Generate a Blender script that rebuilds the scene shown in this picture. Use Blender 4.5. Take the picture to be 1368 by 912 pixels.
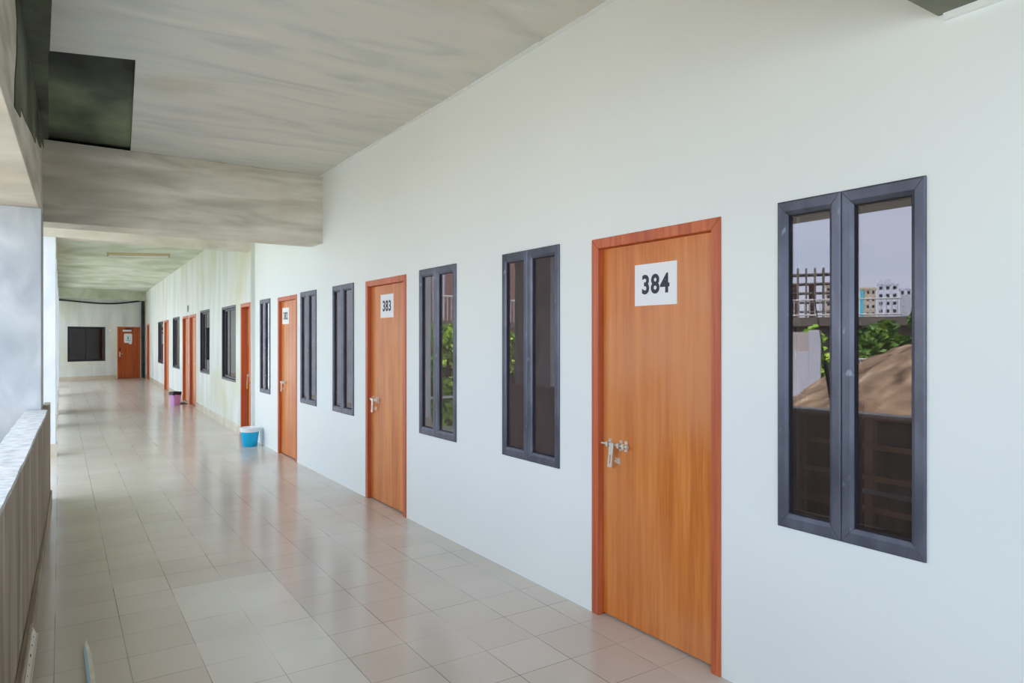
import bpy, bmesh, math, random
from mathutils import Vector, Matrix, noise
random.seed(7)
S = bpy.context.scene
for o in list(bpy.data.objects): bpy.data.objects.remove(o)
COL = S.collection

# ---------------------------------------------------------------- camera
cam = bpy.data.objects.new('camera', bpy.data.cameras.new('camera'))
COL.objects.link(cam)
cam.location = (0, 0, 1.57)
cam.rotation_euler = (math.pi/2, 0, -math.radians(33.37))
cam.data.sensor_width = 36.0
cam.data.lens = 917.0/1368.0*36.0
cam.data.shift_y = -3.5/1368.0
cam.data.clip_start = 0.02
cam.data.clip_end = 600
S.camera = cam
S.cycles.diffuse_bounces = 8
S.cycles.max_bounces = 16

# ---------------------------------------------------------------- light
S.view_settings.view_transform = 'Standard'
S.view_settings.look = 'None'
S.view_settings.gamma = 1.0
S.view_settings.use_curve_mapping = False
S.view_settings.exposure = 1.12
SKY_STRENGTH = 1.95
SUN_STRENGTH = 6.5

W = bpy.data.worlds.new('overcast_sky'); S.world = W; W.use_nodes = True
wn = W.node_tree.nodes; wl = W.node_tree.links
for n in list(wn): wn.remove(n)
w_out = wn.new('ShaderNodeOutputWorld'); w_bg = wn.new('ShaderNodeBackground')
w_tc = wn.new('ShaderNodeTexCoord'); w_map = wn.new('ShaderNodeMapping')
w_map.inputs['Scale'].default_value = (1.0, 1.0, 4.5)
w_ns = wn.new('ShaderNodeTexNoise'); w_ns.inputs['Scale'].default_value = 1.6; w_ns.inputs['Detail'].default_value = 5
w_rp = wn.new('ShaderNodeValToRGB')
w_rp.color_ramp.elements[0].position = 0.35; w_rp.color_ramp.elements[0].color = (0.56, 0.68, 0.88, 1)
w_rp.color_ramp.elements[1].position = 0.72; w_rp.color_ramp.elements[1].color = (0.88, 0.92, 1.0, 1)
wl.new(w_tc.outputs['Generated'], w_map.inputs['Vector']); wl.new(w_map.outputs[0], w_ns.inputs['Vector'])
wl.new(w_ns.outputs['Fac'], w_rp.inputs['Fac']); wl.new(w_rp.outputs['Color'], w_bg.inputs['Color'])
w_bg.inputs['Strength'].default_value = SKY_STRENGTH
wl.new(w_bg.outputs[0], w_out.inputs[0])

sun = bpy.data.objects.new('sun', bpy.data.lights.new('sun', 'SUN')); COL.objects.link(sun)
sun.data.energy = SUN_STRENGTH; sun.data.angle = math.radians(12); sun.data.color = (1.0, 0.99, 0.96)
sun.rotation_euler = (0, math.radians(24), math.radians(-25))     # comes over the roof from behind the rooms

# ---------------------------------------------------------------- materials
def lin(r, g, b):
    f = lambda c: (c/255/12.92) if c <= 10 else ((c/255+0.055)/1.055)**2.4
    return (f(r), f(g), f(b), 1)

def mat(name, color, rough=0.6, metal=0.0, spec=0.5):
    m = bpy.data.materials.new(name); m.use_nodes = True
    b = m.node_tree.nodes['Principled BSDF']
    b.inputs['Base Color'].default_value = color
    b.inputs['Roughness'].default_value = rough
    b.inputs['Metallic'].default_value = metal
    b.inputs['Specular IOR Level'].default_value = spec
    return m

def mottled(name, stops, scale=(1, 1, 1), nscale=3.0, detail=6, rough=0.8, dist=0.0, spec=0.3, metal=0.0,
            second=None, bump=0.0, rough_var=0.0, rot=(0, 0, 0)):
    """Noise-driven colour variation in object space; stops = [(pos, colour)...]; second = (scale, nscale, colour, lo, hi) patch layer"""
    m = mat(name, stops[0][1], rough, metal, spec)
    nt = m.node_tree; N = nt.nodes; L = nt.links; b = N['Principled BSDF']
    tc = N.new('ShaderNodeTexCoord'); mp = N.new('ShaderNodeMapping'); mp.inputs['Scale'].default_value = scale
    mp.inputs['Rotation'].default_value = rot
    ns = N.new('ShaderNodeTexNoise'); ns.inputs['Scale'].default_value = nscale; ns.inputs['Detail'].default_value = detail
    ns.inputs['Distortion'].default_value = dist
    rp = N.new('ShaderNodeValToRGB')
    while len(rp.color_ramp.elements) < len(stops): rp.color_ramp.elements.new(0.5)
    for e, (p, c) in zip(rp.color_ramp.elements, stops): e.position = p; e.color = c
    L.new(tc.outputs['Object'], mp.inputs['Vector']); L.new(mp.outputs[0], ns.inputs['Vector'])
    L.new(ns.outputs['Fac'], rp.inputs['Fac'])
    col = rp.outputs['Color']
    if second:
        sc2, ns2, c2, lo, hi = second
        mp2 = N.new('ShaderNodeMapping'); mp2.inputs['Scale'].default_value = sc2
        mp2.inputs['Location'].default_value = (3.7, 1.3, 8.1); mp2.inputs['Rotation'].default_value = rot
        n2 = N.new('ShaderNodeTexNoise'); n2.inputs['Scale'].default_value = ns2; n2.inputs['Detail'].default_value = 4
        mr = N.new('ShaderNodeMapRange'); mr.inputs['From Min'].default_value = lo; mr.inputs['From Max'].default_value = hi
        mx = N.new('ShaderNodeMix'); mx.data_type = 'RGBA'
        L.new(tc.outputs['Object'], mp2.inputs['Vector']); L.new(mp2.outputs[0], n2.inputs['Vector'])
        L.new(n2.outputs['Fac'], mr.inputs['Value']); L.new(mr.outputs[0], mx.inputs['Factor'])
        L.new(col, mx.inputs['A']); mx.inputs['B'].default_value = c2
        col = mx.outputs['Result']
    L.new(col, b.inputs['Base Color'])
    if bump:
        bp = N.new('ShaderNodeBump'); bp.inputs['Strength'].default_value = bump; bp.inputs['Distance'].default_value = 0.01
        L.new(ns.outputs['Fac'], bp.inputs['Height']); L.new(bp.outputs[0], b.inputs['Normal'])
    if rough_var:
        mr2 = N.new('ShaderNodeMapRange'); mr2.inputs['To Min'].default_value = rough-rough_var; mr2.inputs['To Max'].default_value = rough+rough_var
        L.new(ns.outputs['Fac'], mr2.inputs['Value']); L.new(mr2.outputs[0], b.inputs['Roughness'])
    return m

M = {}
M['white'] = mottled('white_wall_paint', [(0.3, lin(225, 232, 232)), (0.7, lin(230, 236, 235))], (0.5, 0.5, 0.5), 1.5, 3, 0.55)
M['column_white'] = mottled('pale_column_plaster', [(0.3, lin(205, 216, 226)), (0.5, lin(222, 230, 238)), (0.75, lin(240, 243, 246))], (1, 1, 0.5), 3.0, 8, 0.8, 0.4)
M['cream_plaster'] = mottled('pale_cream_plaster', [(0.3, lin(196, 192, 178)), (0.5, lin(212, 208, 194)), (0.75, lin(224, 221, 210))], (1, 1, 2), 2.0, 8, 0.8, 0.4)
M['blue_plaster'] = mottled('bluish_column_plaster', [(0.3, lin(156, 164, 170)), (0.5, lin(178, 185, 190)), (0.75, lin(206, 210, 212))], (1, 1, 0.6), 3.4, 9, 0.8, 0.6)
M['far_wall'] = mottled('stained_plaster_wall', [(0.25, lin(196, 202, 196)), (0.5, lin(218, 222, 218)), (0.75, lin(230, 233, 230))], (2.0, 2.0, 0.35), 1.5, 6, 0.6,
                        second=((0.5, 0.5, 0.6), 1.2, lin(206, 206, 180), 0.52, 0.75))
M['ceiling'] = mottled('trowelled_cement_ceiling', [(0.25, lin(188, 192, 188)), (0.48, lin(208, 210, 203)), (0.62, lin(214, 213, 203)), (0.8, lin(226, 225, 216))],
                       (0.75, 2.8, 1), 1.5, 10, 0.85, 0.9, second=((0.6, 1.0, 1), 0.9, lin(196, 190, 166), 0.55, 0.78), rot=(0, 0, 0.12), bump=0.15)
M['far_ceiling'] = mottled('algae_stained_ceiling', [(0.25, lin(158, 170, 138)), (0.48, lin(192, 200, 178)), (0.75, lin(222, 226, 212))], (1.1, 0.8, 1), 1.0, 9, 0.85, 0.8)
M['beam'] = mottled('bare_cement_beam', [(0.3, lin(174, 170, 157)), (0.5, lin(204, 200, 186)), (0.7, lin(224, 221, 210))], (0.6, 0.6, 3.4), 2.2, 9, 0.85, 0.4,
                    second=((1, 1, 1), 1.1, lin(200, 190, 168), 0.5, 0.8))
M['beam_shade'] = mottled('shade_toned_beam_cement', [(0.3, lin(112, 114, 102)), (0.7, lin(140, 140, 126))], (0.8, 0.8, 1), 2.0, 8, 0.85)  # darker stained copy of the beam cement with underside shade in its colour
M['parapet'] = mottled('rain_streaked_cement', [(0.25, lin(124, 114, 102)), (0.5, lin(160, 150, 136)), (0.75, lin(186, 178, 166))], (1, 2.6, 0.4), 2.2, 9, 0.85, 0.7)
M['parapet_top'] = mottled('worn_pale_cement', [(0.3, lin(176, 180, 180)), (0.55, lin(205, 208, 208)), (0.8, lin(222, 224, 224))], (8, 8, 1), 2.0, 8, 0.8)
M['dark_panel'] = mottled('mottled_dark_board', [(0.3, lin(24, 26, 24)), (0.5, lin(78, 86, 70)), (0.68, lin(132, 142, 112))], (1.2, 0.7, 1), 1.0, 5, 0.7)
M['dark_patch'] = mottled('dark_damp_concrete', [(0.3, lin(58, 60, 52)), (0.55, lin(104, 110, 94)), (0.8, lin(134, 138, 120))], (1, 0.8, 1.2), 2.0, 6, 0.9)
M['skirt'] = mottled('cream_skirting_tile', [(0.3, lin(196, 186, 164)), (0.7, lin(214, 206, 188))], (1, 1, 1), 3, 4, 0.25, spec=0.5)
M['skirt_brown'] = mottled('dusty_skirting_tile', [(0.3, lin(132, 116, 98)), (0.7, lin(168, 152, 130))], (1, 1, 1), 3, 6, 0.4)
M['door'] = None
M['alu'] = mottled('grey_anodised_aluminium', [(0.3, lin(72, 76, 88)), (0.55, lin(92, 96, 110)), (0.75, lin(112, 117, 132))], (2, 2, 0.8), 4.0, 7, 0.38, spec=0.5, metal=0.55, rough_var=0.1,
                   second=((6, 6, 3), 4.0, lin(150, 158, 176), 0.66, 0.8))
M['gasket'] = mat('black_rubber_gasket', lin(28, 24, 32), 0.6)
M['black_frame'] = mat('dark_bronze_frame', lin(40, 40, 48), 0.4, 0.3)
M['steel'] = mottled('brushed_steel', [(0.3, lin(200, 194, 178)), (0.7, lin(236, 232, 220))], (1, 1, 1), 12, 4, 0.3, metal=0.45)
M['bright_steel'] = mat('pale_zinc_plate', lin(226, 222, 212), 0.35, 0.5)
M['brass'] = mat('yellow_brass', lin(232, 176, 60), 0.35, 0.5)
M['paper'] = mat('white_paper', lin(232, 236, 240), 0.7)
M['ink'] = mat('dark_grey_ink', lin(52, 58, 70), 0.7)
M['blue'] = mat('turquoise_plastic', lin(0, 172, 220), 0.35)
M['lid'] = mat('pale_plastic', lin(228, 234, 238), 0.4)
M['purple'] = mat('lilac_plastic', lin(214, 160, 220), 0.45)
M['black'] = mat('black_plastic', lin(30, 28, 32), 0.5)
M['mat'] = mottled('dark_fibre_mat', [(0.3, lin(44, 44, 40)), (0.7, lin(88, 86, 78))], (1, 1, 1), 30, 4, 0.95)
M['cream'] = mat('aged_cream_plastic', lin(190, 172, 128), 0.5)
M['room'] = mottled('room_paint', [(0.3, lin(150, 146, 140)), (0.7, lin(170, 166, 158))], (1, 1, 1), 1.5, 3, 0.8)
M['rack_wood'] = mottled('plain_brown_wood', [(0.3, lin(206, 146, 92)), (0.7, lin(232, 178, 118))], (6, 1, 6), 2.0, 5, 0.6)
M['sand'] = mottled('coarse_tan_sand', [(0.3, lin(70, 56, 44)), (0.48, lin(136, 112, 88)), (0.6, lin(160, 134, 106)), (0.78, lin(206, 184, 156))], (1, 1, 1), 2.2, 12, 0.95, 0.5, bump=1.0)
M['ground'] = mottled('pale_dusty_concrete', [(0.3, lin(178, 182, 178)), (0.6, lin(202, 206, 202)), (0.8, lin(184, 190, 178))], (1, 1, 1), 0.4, 8, 0.95)
M['leaf'] = mottled('fresh_green_leaf', [(0.3, lin(96, 136, 40)), (0.5, lin(150, 190, 54)), (0.72, lin(200, 220, 90))], (1, 1, 1), 2.4, 4, 0.5)
M['leaf_dark'] = mottled('deep_green_leaf', [(0.3, lin(60, 96, 40)), (0.55, lin(108, 144, 58)), (0.75, lin(164, 188, 88))], (1, 1, 1), 2.4, 4, 0.5)
M['bark'] = mottled('brown_bark', [(0.3, lin(70, 56, 44)), (0.7, lin(110, 92, 74))], (1, 1, 0.3), 6, 5, 0.9)
M['ext_white'] = mottled('weathered_white_render', [(0.3, lin(180, 182, 192)), (0.7, lin(214, 214, 222))], (1, 1, 0.4), 1.0, 6, 0.8)
M['ext_beige'] = mottled('beige_render', [(0.3, lin(176, 160, 140)), (0.7, lin(206, 192, 172))], (1, 1, 0.4), 0.5, 6, 0.85)
M['ext_conc'] = mottled('raw_concrete', [(0.3, lin(84, 76, 70)), (0.7, lin(128, 118, 108))], (1, 1, 0.5), 0.6, 6, 0.9)
M['ext_dark'] = mat('dark_window_opening', lin(46, 50, 58), 0.4)
M['teal'] = mat('turquoise_scaffold_net', lin(60, 180, 196), 0.8)
M['rail_white'] = mat('white_painted_steel', lin(200, 200, 194), 0.5)

def make_wood(name, stops, grain=9.0, rough=0.38, patch=None):
    m = mat(name, stops[0][1], rough, 0, 0.45)
    nt = m.node_tree; N = nt.nodes; L = nt.links; b = N['Principled BSDF']
    tc = N.new('ShaderNodeTexCoord'); mp = N.new('ShaderNodeMapping'); mp.inputs['Scale'].default_value = (grain, grain, 0.45)
    ns = N.new('ShaderNodeTexNoise'); ns.inputs['Scale'].default_value = 1.6; ns.inputs['Detail'].default_value = 8; ns.inputs['Distortion'].default_value = 0.8
    fine = N.new('ShaderNodeTexNoise'); fine.inputs['Scale'].default_value = 10; fine.inputs['Detail'].default_value = 3
    big = N.new('ShaderNodeTexNoise'); big.inputs['Scale'].default_value = 1.3; big.inputs['Detail'].default_value = 4
    oi = N.new('ShaderNodeObjectInfo'); off = N.new('ShaderNodeVectorMath'); off.operation = 'ADD'
    mul = N.new('ShaderNodeVectorMath'); mul.operation = 'SCALE'; mul.inputs['Scale'].default_value = 9.0
    L.new(oi.outputs['Location'], mul.inputs[0])
    L.new(tc.outputs['Object'], off.inputs[0]); L.new(mul.outputs[0], off.inputs[1])
    L.new(off.outputs[0], mp.inputs['Vector']); L.new(mp.outputs[0], ns.inputs['Vector']); L.new(mp.outputs[0], fine.inputs['Vector'])
    L.new(off.outputs[0], big.inputs['Vector'])
    mx = N.new('ShaderNodeMix'); mx.inputs['Factor'].default_value = 0.3
    L.new(ns.outputs['Fac'], mx.inputs['A']); L.new(fine.outputs['Fac'], mx.inputs['B'])
    rp = N.new('ShaderNodeValToRGB')
    while len(rp.color_ramp.elements) < len(stops): rp.color_ramp.elements.new(0.5)
    for e, (p, c) in zip(rp.color_ramp.elements, stops): e.position = p; e.color = c
    L.new(mx.outputs['Result'], rp.inputs['Fac'])
    col = rp.outputs['Color']
    if patch:
        mr = N.new('ShaderNodeMapRange'); mr.inputs['From Min'].default_value = 0.45; mr.inputs['From Max'].default_value = 0.68; mr.inputs['To Max'].default_value = 0.6
        c = N.new('ShaderNodeMix'); c.data_type = 'RGBA'; c.inputs['B'].default_value = patch
        L.new(big.outputs['Fac'], mr.inputs['Value']); L.new(mr.outputs[0], c.inputs['Factor']); L.new(col, c.inputs['A'])
        col = c.outputs['Result']
    L.new(col, b.inputs['Base Color'])
    return m
M['door'] = make_wood('varnished_orange_veneer', [(0.3, lin(176, 92, 34)), (0.5, lin(202, 118, 46)), (0.72, lin(220, 144, 74))], 9, 0.36, lin(206, 140, 92))
M['door_frame'] = make_wood('red_brown_frame_wood', [(0.3, lin(158, 70, 42)), (0.55, lin(196, 102, 62)), (0.75, lin(214, 128, 86))], 14, 0.42)
M['door_far'] = make_wood('dark_orange_veneer', [(0.3, lin(150, 66, 26)), (0.5, lin(172, 84, 40)), (0.72, lin(190, 100, 52))], 9, 0.4)

def make_glass(boost, reflect_haze):
    m = bpy.data.materials.new('tinted_reflective_glass'); m.use_nodes = True
    N = m.node_tree.nodes; L = m.node_tree.links
    for n in list(N): N.remove(n)
    out = N.new('ShaderNodeOutputMaterial'); mx = N.new('ShaderNodeMixShader')
    g = N.new('ShaderNodeBsdfGlossy'); g.inputs['Roughness'].default_value = 0.0; g.inputs['Color'].default_value = (0.92, 0.9, 0.94, 1)
    t = N.new('ShaderNodeBsdfTransparent'); t.inputs['Color'].default_value = (0.62, 0.6, 0.62, 1)
    fr = N.new('ShaderNodeFresnel'); fr.inputs['IOR'].default_value = 1.5
    ad = N.new('ShaderNodeMath'); ad.operation = 'ADD'; ad.inputs[1].default_value = boost; ad.use_clamp = True
    L.new(fr.outputs[0], ad.inputs[0]); L.new(ad.outputs[0], mx.inputs[0]); L.new(t.outputs[0], mx.inputs[1]); L.new(g.outputs[0], mx.inputs[2])
    du = N.new('ShaderNodeBsdfDiffuse'); du.inputs['Color'].default_value = lin(170, 150, 150); m2 = N.new('ShaderNodeMixShader'); m2.inputs[0].default_value = reflect_haze  # diffuse haze adds the pale column reflections and some dust to the panes
    L.new(mx.outputs[0], m2.inputs[1]); L.new(du.outputs[0], m2.inputs[2]); L.new(m2.outputs[0], out.inputs[0])
    return m
M['glass'] = make_glass(0.075, 0.03)
M['glass_reflect_haze'] = make_glass(0.09, 0.10)
M['glass_dark'] = make_glass(0.0, 0.01)

def make_floor():
    m = mat('glazed_floor_tile', lin(190, 186, 176), 0.16, 0, 0.5)
    nt = m.node_tree; N = nt.nodes; L = nt.links; b = N['Principled BSDF']
    T = 0.3026; X0 = 0.582; Y0 = 4.170
    tc = N.new('ShaderNodeTexCoord'); sx = N.new('ShaderNodeSeparateXYZ'); L.new(tc.outputs['Object'], sx.inputs[0])
    def math_(op, a, bb=None, clamp=False):
        n = N.new('ShaderNodeMath'); n.operation = op; n.use_clamp = clamp
        for i, v in enumerate((a, bb)):
            if v is None: continue
            if isinstance(v, (int, float)): n.inputs[i].default_value = v
            else: L.new(v, n.inputs[i])
        return n.outputs[0]
    def axis(o, o0):
        u = math_('DIVIDE', math_('SUBTRACT', o, o0), T)
        fl = math_('FLOOR', u); fr = math_('SUBTRACT', u, fl)
        d = math_('MINIMUM', fr, math_('SUBTRACT', 1.0, fr))
        return u, fl, d
    ux, ix, dx = axis(sx.outputs[0], X0); uy, iy, dy = axis(sx.outputs[1], Y0)
    gx = math_('LESS_THAN', dx, 0.006); gy = math_('LESS_THAN', dy, 0.0055)
    # each tile gets its own small shade shift
    cv = N.new('ShaderNodeCombineXYZ'); L.new(ix, cv.inputs[0]); L.new(iy, cv.inputs[1])
    wn_ = N.new('ShaderNodeTexWhiteNoise'); wn_.noise_dimensions = '3D'; L.new(cv.outputs[0], wn_.inputs['Vector'])
    rp = N.new('ShaderNodeValToRGB')
    rp.color_ramp.elements[0].color = lin(198, 189, 178); rp.color_ramp.elements[1].color = lin(203, 195, 185)
    L.new(wn_.outputs['Value'], rp.inputs['Fac'])
    # two columns of paler tiles near the viewer
    inx = math_('MULTIPLY', math_('GREATER_THAN', ux, 0.0), math_('LESS_THAN', ux, 2.0))
    iny = math_('MULTIPLY', math_('LESS_THAN', uy, 2.0), math_('GREATER_THAN', uy, -9.0))
    pale = math_('MULTIPLY', inx, iny)
    m1 = N.new('ShaderNodeMix'); m1.data_type = 'RGBA'; m1.inputs['B'].default_value = lin(214, 212, 204)
    L.new(math_('MULTIPLY', pale, 0.6), m1.inputs['Factor']); L.new(rp.outputs['Color'], m1.inputs['A'])
    # broad dusty wear
    ns = N.new('ShaderNodeTexNoise'); ns.inputs['Scale'].default_value = 1.1; ns.inputs['Detail'].default_value = 6; L.new(tc.outputs['Object'], ns.inputs['Vector'])
    mr = N.new('ShaderNodeMapRange'); mr.inputs['From Min'].default_value = 0.45; mr.inputs['From Max'].default_value = 0.75; mr.inputs['To Max'].default_value = 0.35
    L.new(ns.outputs['Fac'], mr.inputs['Value'])
    m2 = N.new('ShaderNodeMix'); m2.data_type = 'RGBA'; m2.inputs['B'].default_value = lin(168, 158, 138)
    L.new(mr.outputs[0], m2.inputs['Factor']); L.new(m1.outputs['Result'], m2.inputs['A'])
    # joints: dark where dirt sits, faint elsewhere
    jn = N.new('ShaderNodeTexNoise'); jn.inputs['Scale'].default_value = 1.7; jn.inputs['Detail'].default_value = 2; L.new(tc.outputs['Object'], jn.inputs['Vector'])
    jm = N.new('ShaderNodeMapRange'); jm.inputs['From Min'].default_value = 0.38; jm.inputs['From Max'].default_value = 0.62; jm.inputs['To Min'].default_value = 0.12; jm.inputs['To Max'].default_value = 0.85
    L.new(jn.outputs['Fac'], jm.inputs['Value'])
    jf = math_('MULTIPLY', math_('MAXIMUM', gx, gy), jm.outputs[0])
    m3 = N.new('ShaderNodeMix'); m3.data_type = 'RGBA'; m3.inputs['B'].default_value = lin(92, 88, 80)
    L.new(jf, m3.inputs['Factor']); L.new(m2.outputs['Result'], m3.inputs['A'])
    L.new(m3.outputs['Result'], b.inputs['Base Color'])
    rr = N.new('ShaderNodeMapRange'); rr.inputs['To Min'].default_value = 0.13; rr.inputs['To Max'].default_value = 0.24
    L.new(ns.outputs['Fac'], rr.inputs['Value']); L.new(rr.outputs[0], b.inputs['Roughness'])
    return m
M['floor'] = make_floor()

def make_brick():
    m = mat('brick_infill', lin(140, 90, 74), 0.9)
    N = m.node_tree.nodes; L = m.node_tree.links; b = N['Principled BSDF']
    tc = N.new('ShaderNodeTexCoord'); mp = N.new('ShaderNodeMapping'); mp.inputs['Rotation'].default_value = (math.pi/2, 0, math.pi/2)
    br = N.new('ShaderNodeTexBrick'); br.inputs['Scale'].default_value = 5
    br.inputs['Color1'].default_value = lin(128, 84, 72); br.inputs['Color2'].default_value = lin(160, 104, 88); br.inputs['Mortar'].default_value = lin(190, 180, 176)
    L.new(tc.outputs['Object'], mp.inputs[0]); L.new(mp.outputs[0], br.inputs['Vector']); L.new(br.outputs['Color'], b.inputs['Base Color'])
    return m
M['brick'] = make_brick()

# ---------------------------------------------------------------- mesh helpers
def add_box(bm, a, b, mtx=None):
    x0, y0, z0 = a; x1, y1, z1 = b
    vs = [bm.verts.new(v) for v in ((x0,y0,z0),(x1,y0,z0),(x1,y1,z0),(x0,y1,z0),(x0,y0,z1),(x1,y0,z1),(x1,y1,z1),(x0,y1,z1))]
    for f in ((0,3,2,1),(4,5,6,7),(0,1,5,4),(1,2,6,5),(2,3,7,6),(3,0,4,7)): bm.faces.new([vs[i] for i in f])
    if mtx is not None:
        for v in vs: v.co = mtx @ v.co
    return vs

def add_tube(bm, p, q, r, seg=12, r2=None):
    p = Vector(p); q = Vector(q); d = (q-p); n = d.normalized()
    a = n.orthogonal().normalized(); b = n.cross(a); r2 = r if r2 is None else r2
    A = [bm.verts.new(p+(a*math.cos(t)+b*math.sin(t))*r) for t in [2*math.pi*i/seg for i in range(seg)]]
    B = [bm.verts.new(q+(a*math.cos(t)+b*math.sin(t))*r2) for t in [2*math.pi*i/seg for i in range(seg)]]
    for i in range(seg):
        j = (i+1) % seg; bm.faces.new((A[i], A[j], B[j], B[i]))
    bm.faces.new(A[::-1]); bm.faces.new(B)

def add_path(bm, pts, r, seg=10):
    pts = [Vector(p) for p in pts]; rings = []
    for i, p in enumerate(pts):
        d = (pts[min(i+1, len(pts)-1)]-pts[max(i-1, 0)]).normalized()
        up = Vector((0, 0, 1)) if abs(d.z) < 0.95 else Vector((1, 0, 0))
        a = d.cross(up).normalized(); b = a.cross(d)
        rings.append([bm.verts.new(p+(a*math.cos(2*math.pi*k/seg)+b*math.sin(2*math.pi*k/seg))*r) for k in range(seg)])
    for A, B in zip(rings, rings[1:]):
        for k in range(seg):
            j = (k+1) % seg; bm.faces.new((A[k], A[j], B[j], B[k]))
    bm.faces.new(rings[0][::-1]); bm.faces.new(rings[-1])

def add_lathe(bm, prof, seg=32, center=(0, 0, 0)):
    """prof: (radius, z) list, closed at ends where radius is 0"""
    cx, cy, cz = center; rings = []
    for r, z in prof:
        if r < 1e-6: rings.append([bm.verts.new((cx, cy, cz+z))])
        else: rings.append([bm.verts.new((cx+r*math.cos(2*math.pi*k/seg), cy+r*math.sin(2*math.pi*k/seg), cz+z)) for k in range(seg)])
    for A, B in zip(rings, rings[1:]):
        for k in range(seg):
            j = (k+1) % seg
            if len(A) == 1: bm.faces.new((A[0], B[j], B[k]))
            elif len(B) == 1: bm.faces.new((A[k], A[j], B[0]))
            else: bm.faces.new((A[k], A[j], B[j], B[k]))

def add_prism(bm, poly, axis, lo, hi):
    """extrude a 2D polygon along an axis ('x','y','z')"""
    def P(u, v, w): return {'x': (w, u, v), 'y': (u, w, v), 'z': (u, v, w)}[axis]
    A = [bm.verts.new(P(u, v, lo)) for u, v in poly]; B = [bm.verts.new(P(u, v, hi)) for u, v in poly]
    n = len(poly)
    bm.faces.new(A[::-1]); bm.faces.new(B)
    for i in range(n):
        j = (i+1) % n; bm.faces.new((A[i], A[j], B[j], B[i]))

def obj(name, bm, m, parent=None, bevel=0.0, smooth=False):
    bmesh.ops.recalc_face_normals(bm, faces=bm.faces)
    me = bpy.data.meshes.new(name); bm.to_mesh(me); bm.free()
    me.materials.append(m)
    o = bpy.data.objects.new(name, me); COL.objects.link(o)
    if parent: o.parent = parent
    if smooth:
        for p in me.polygons: p.use_smooth = True
        me.set_sharp_from_angle(angle=math.radians(40))
    if bevel:
        md = o.modifiers.new('bevel', 'BEVEL'); md.width = bevel; md.segments = 2; md.limit_method = 'ANGLE'; md.angle_limit = math.radians(40)
    return o

def box(name, a, b, m, parent=None, bevel=0.0):
    bm = bmesh.new(); add_box(bm, a, b); return obj(name, bm, m, parent, bevel)

def tag(o, label, cat, group=None, kind=None):
    o['label'] = label; o['category'] = cat
    if group: o['group'] = group
    if kind: o['kind'] = kind
    return o

def empty(name, loc, rotz=0.0):
    o = bpy.data.objects.new(name, None); COL.objects.link(o); o.location = loc; o.rotation_euler = (0, 0, rotz)
    o.empty_display_size = 0.1
    return o

def text_mesh(name, body, size, m, parent, loc, sx=1.0, bold=0.0, align='CENTER'):
    """upright flat lettering in the parent's x-z plane, facing local -y"""
    cu = bpy.data.curves.new(name, 'FONT'); cu.body = body; cu.size = size; cu.align_x = align; cu.align_y = 'CENTER'
    cu.offset = bold; cu.extrude = 0.0006; cu.space_character = 1.12; cu.resolution_u = 6
    t = bpy.data.objects.new(name+'_tmp', cu); COL.objects.link(t)
    bpy.context.view_layer.update()
    me = bpy.data.meshes.new_from_object(t.evaluated_get(bpy.context.evaluated_depsgraph_get()))
    bpy.data.objects.remove(t)
    me.transform(Matrix.Rotation(math.pi/2, 4, 'X') @ Matrix.Diagonal((sx, 1, 1, 1)))
    me.materials.clear(); me.materials.append(m); me.name = name
    o = bpy.data.objects.new(name, me); COL.objects.link(o); o.parent = parent; o.location = loc
    return o

def panel_with_holes(bm, x0, x1, z0, z1, t, holes):
    """wall in local x-z, front at y=0, back at y=t, rectangular openings with reveals"""
    xs = sorted({x0, x1, *[h[0] for h in holes], *[h[1] for h in holes]})
    zs = sorted({z0, z1, *[max(z0, h[2]) for h in holes], *[h[3] for h in holes]})
    def inhole(x, z): return any(h[0] < x < h[1] and h[2] < z < h[3] for h in holes)
    V = {}
    def v(x, y, z):
        k = (round(x, 5), round(y, 5), round(z, 5))
        if k not in V: V[k] = bm.verts.new(k)
        return V[k]
    solid = {}
    for i in range(len(xs)-1):
        for j in range(len(zs)-1):
            solid[i, j] = not inhole((xs[i]+xs[i+1])/2, (zs[j]+zs[j+1])/2)
    for (i, j), s in solid.items():
        if not s: continue
        a, b, c, d = xs[i], xs[i+1], zs[j], zs[j+1]
        bm.faces.new((v(a,0,c), v(b,0,c), v(b,0,d), v(a,0,d)))
        bm.faces.new((v(a,t,c), v(a,t,d), v(b,t,d), v(b,t,c)))
        for (di, dj, e) in ((-1,0,((a,c),(a,d))), (1,0,((b,c),(b,d))), (0,-1,((a,c),(b,c))), (0,1,((a,d),(b,d)))):
            if not solid.get((i+di, j+dj), False):
                (p, q), (r, s2) = e
                bm.faces.new((v(p,0,q), v(r,0,s2), v(r,t,s2), v(p,t,q)))

# ---------------------------------------------------------------- wall lines (world x-y), local x runs to the viewer's right along the wall
CEIL = 3.445
DELTA = -0.0068
def rw_x(y): return 2.58 + math.tan(DELTA)*y
RW_ROT = math.atan2(-math.cos(DELTA), -math.sin(DELTA))
RW_START = Vector((rw_x(11.0), 11.0, 0))                 # local x = 0 at the far end of the white wall
def rw_local(y): return (11.0-y)/math.cos(DELTA)
G0 = Vector((2.45, 11.0, 0)); G1 = Vector((2.88, 31.4, 0)); GD = (G1-G0).normalized(); GLEN = (G1-G0).length
GW_ROT = math.atan2(-GD.y, -GD.x)
def gw_local(s): return GLEN-s
FA = Vector((-0.2, 30.1, 0)); FB = Vector((2.91, 31.4, 0)); FD = (FB-FA).normalized()
FW_ROT = math.atan2(FD.y, FD.x)

def place(root, start, rot, lx, off=0.0, z=0.0):
    m = Matrix.Rotation(rot, 4, 'Z'); root.location = start + m @ Vector((lx, off, z)); root.rotation_euler = (0, 0, rot)

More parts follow.
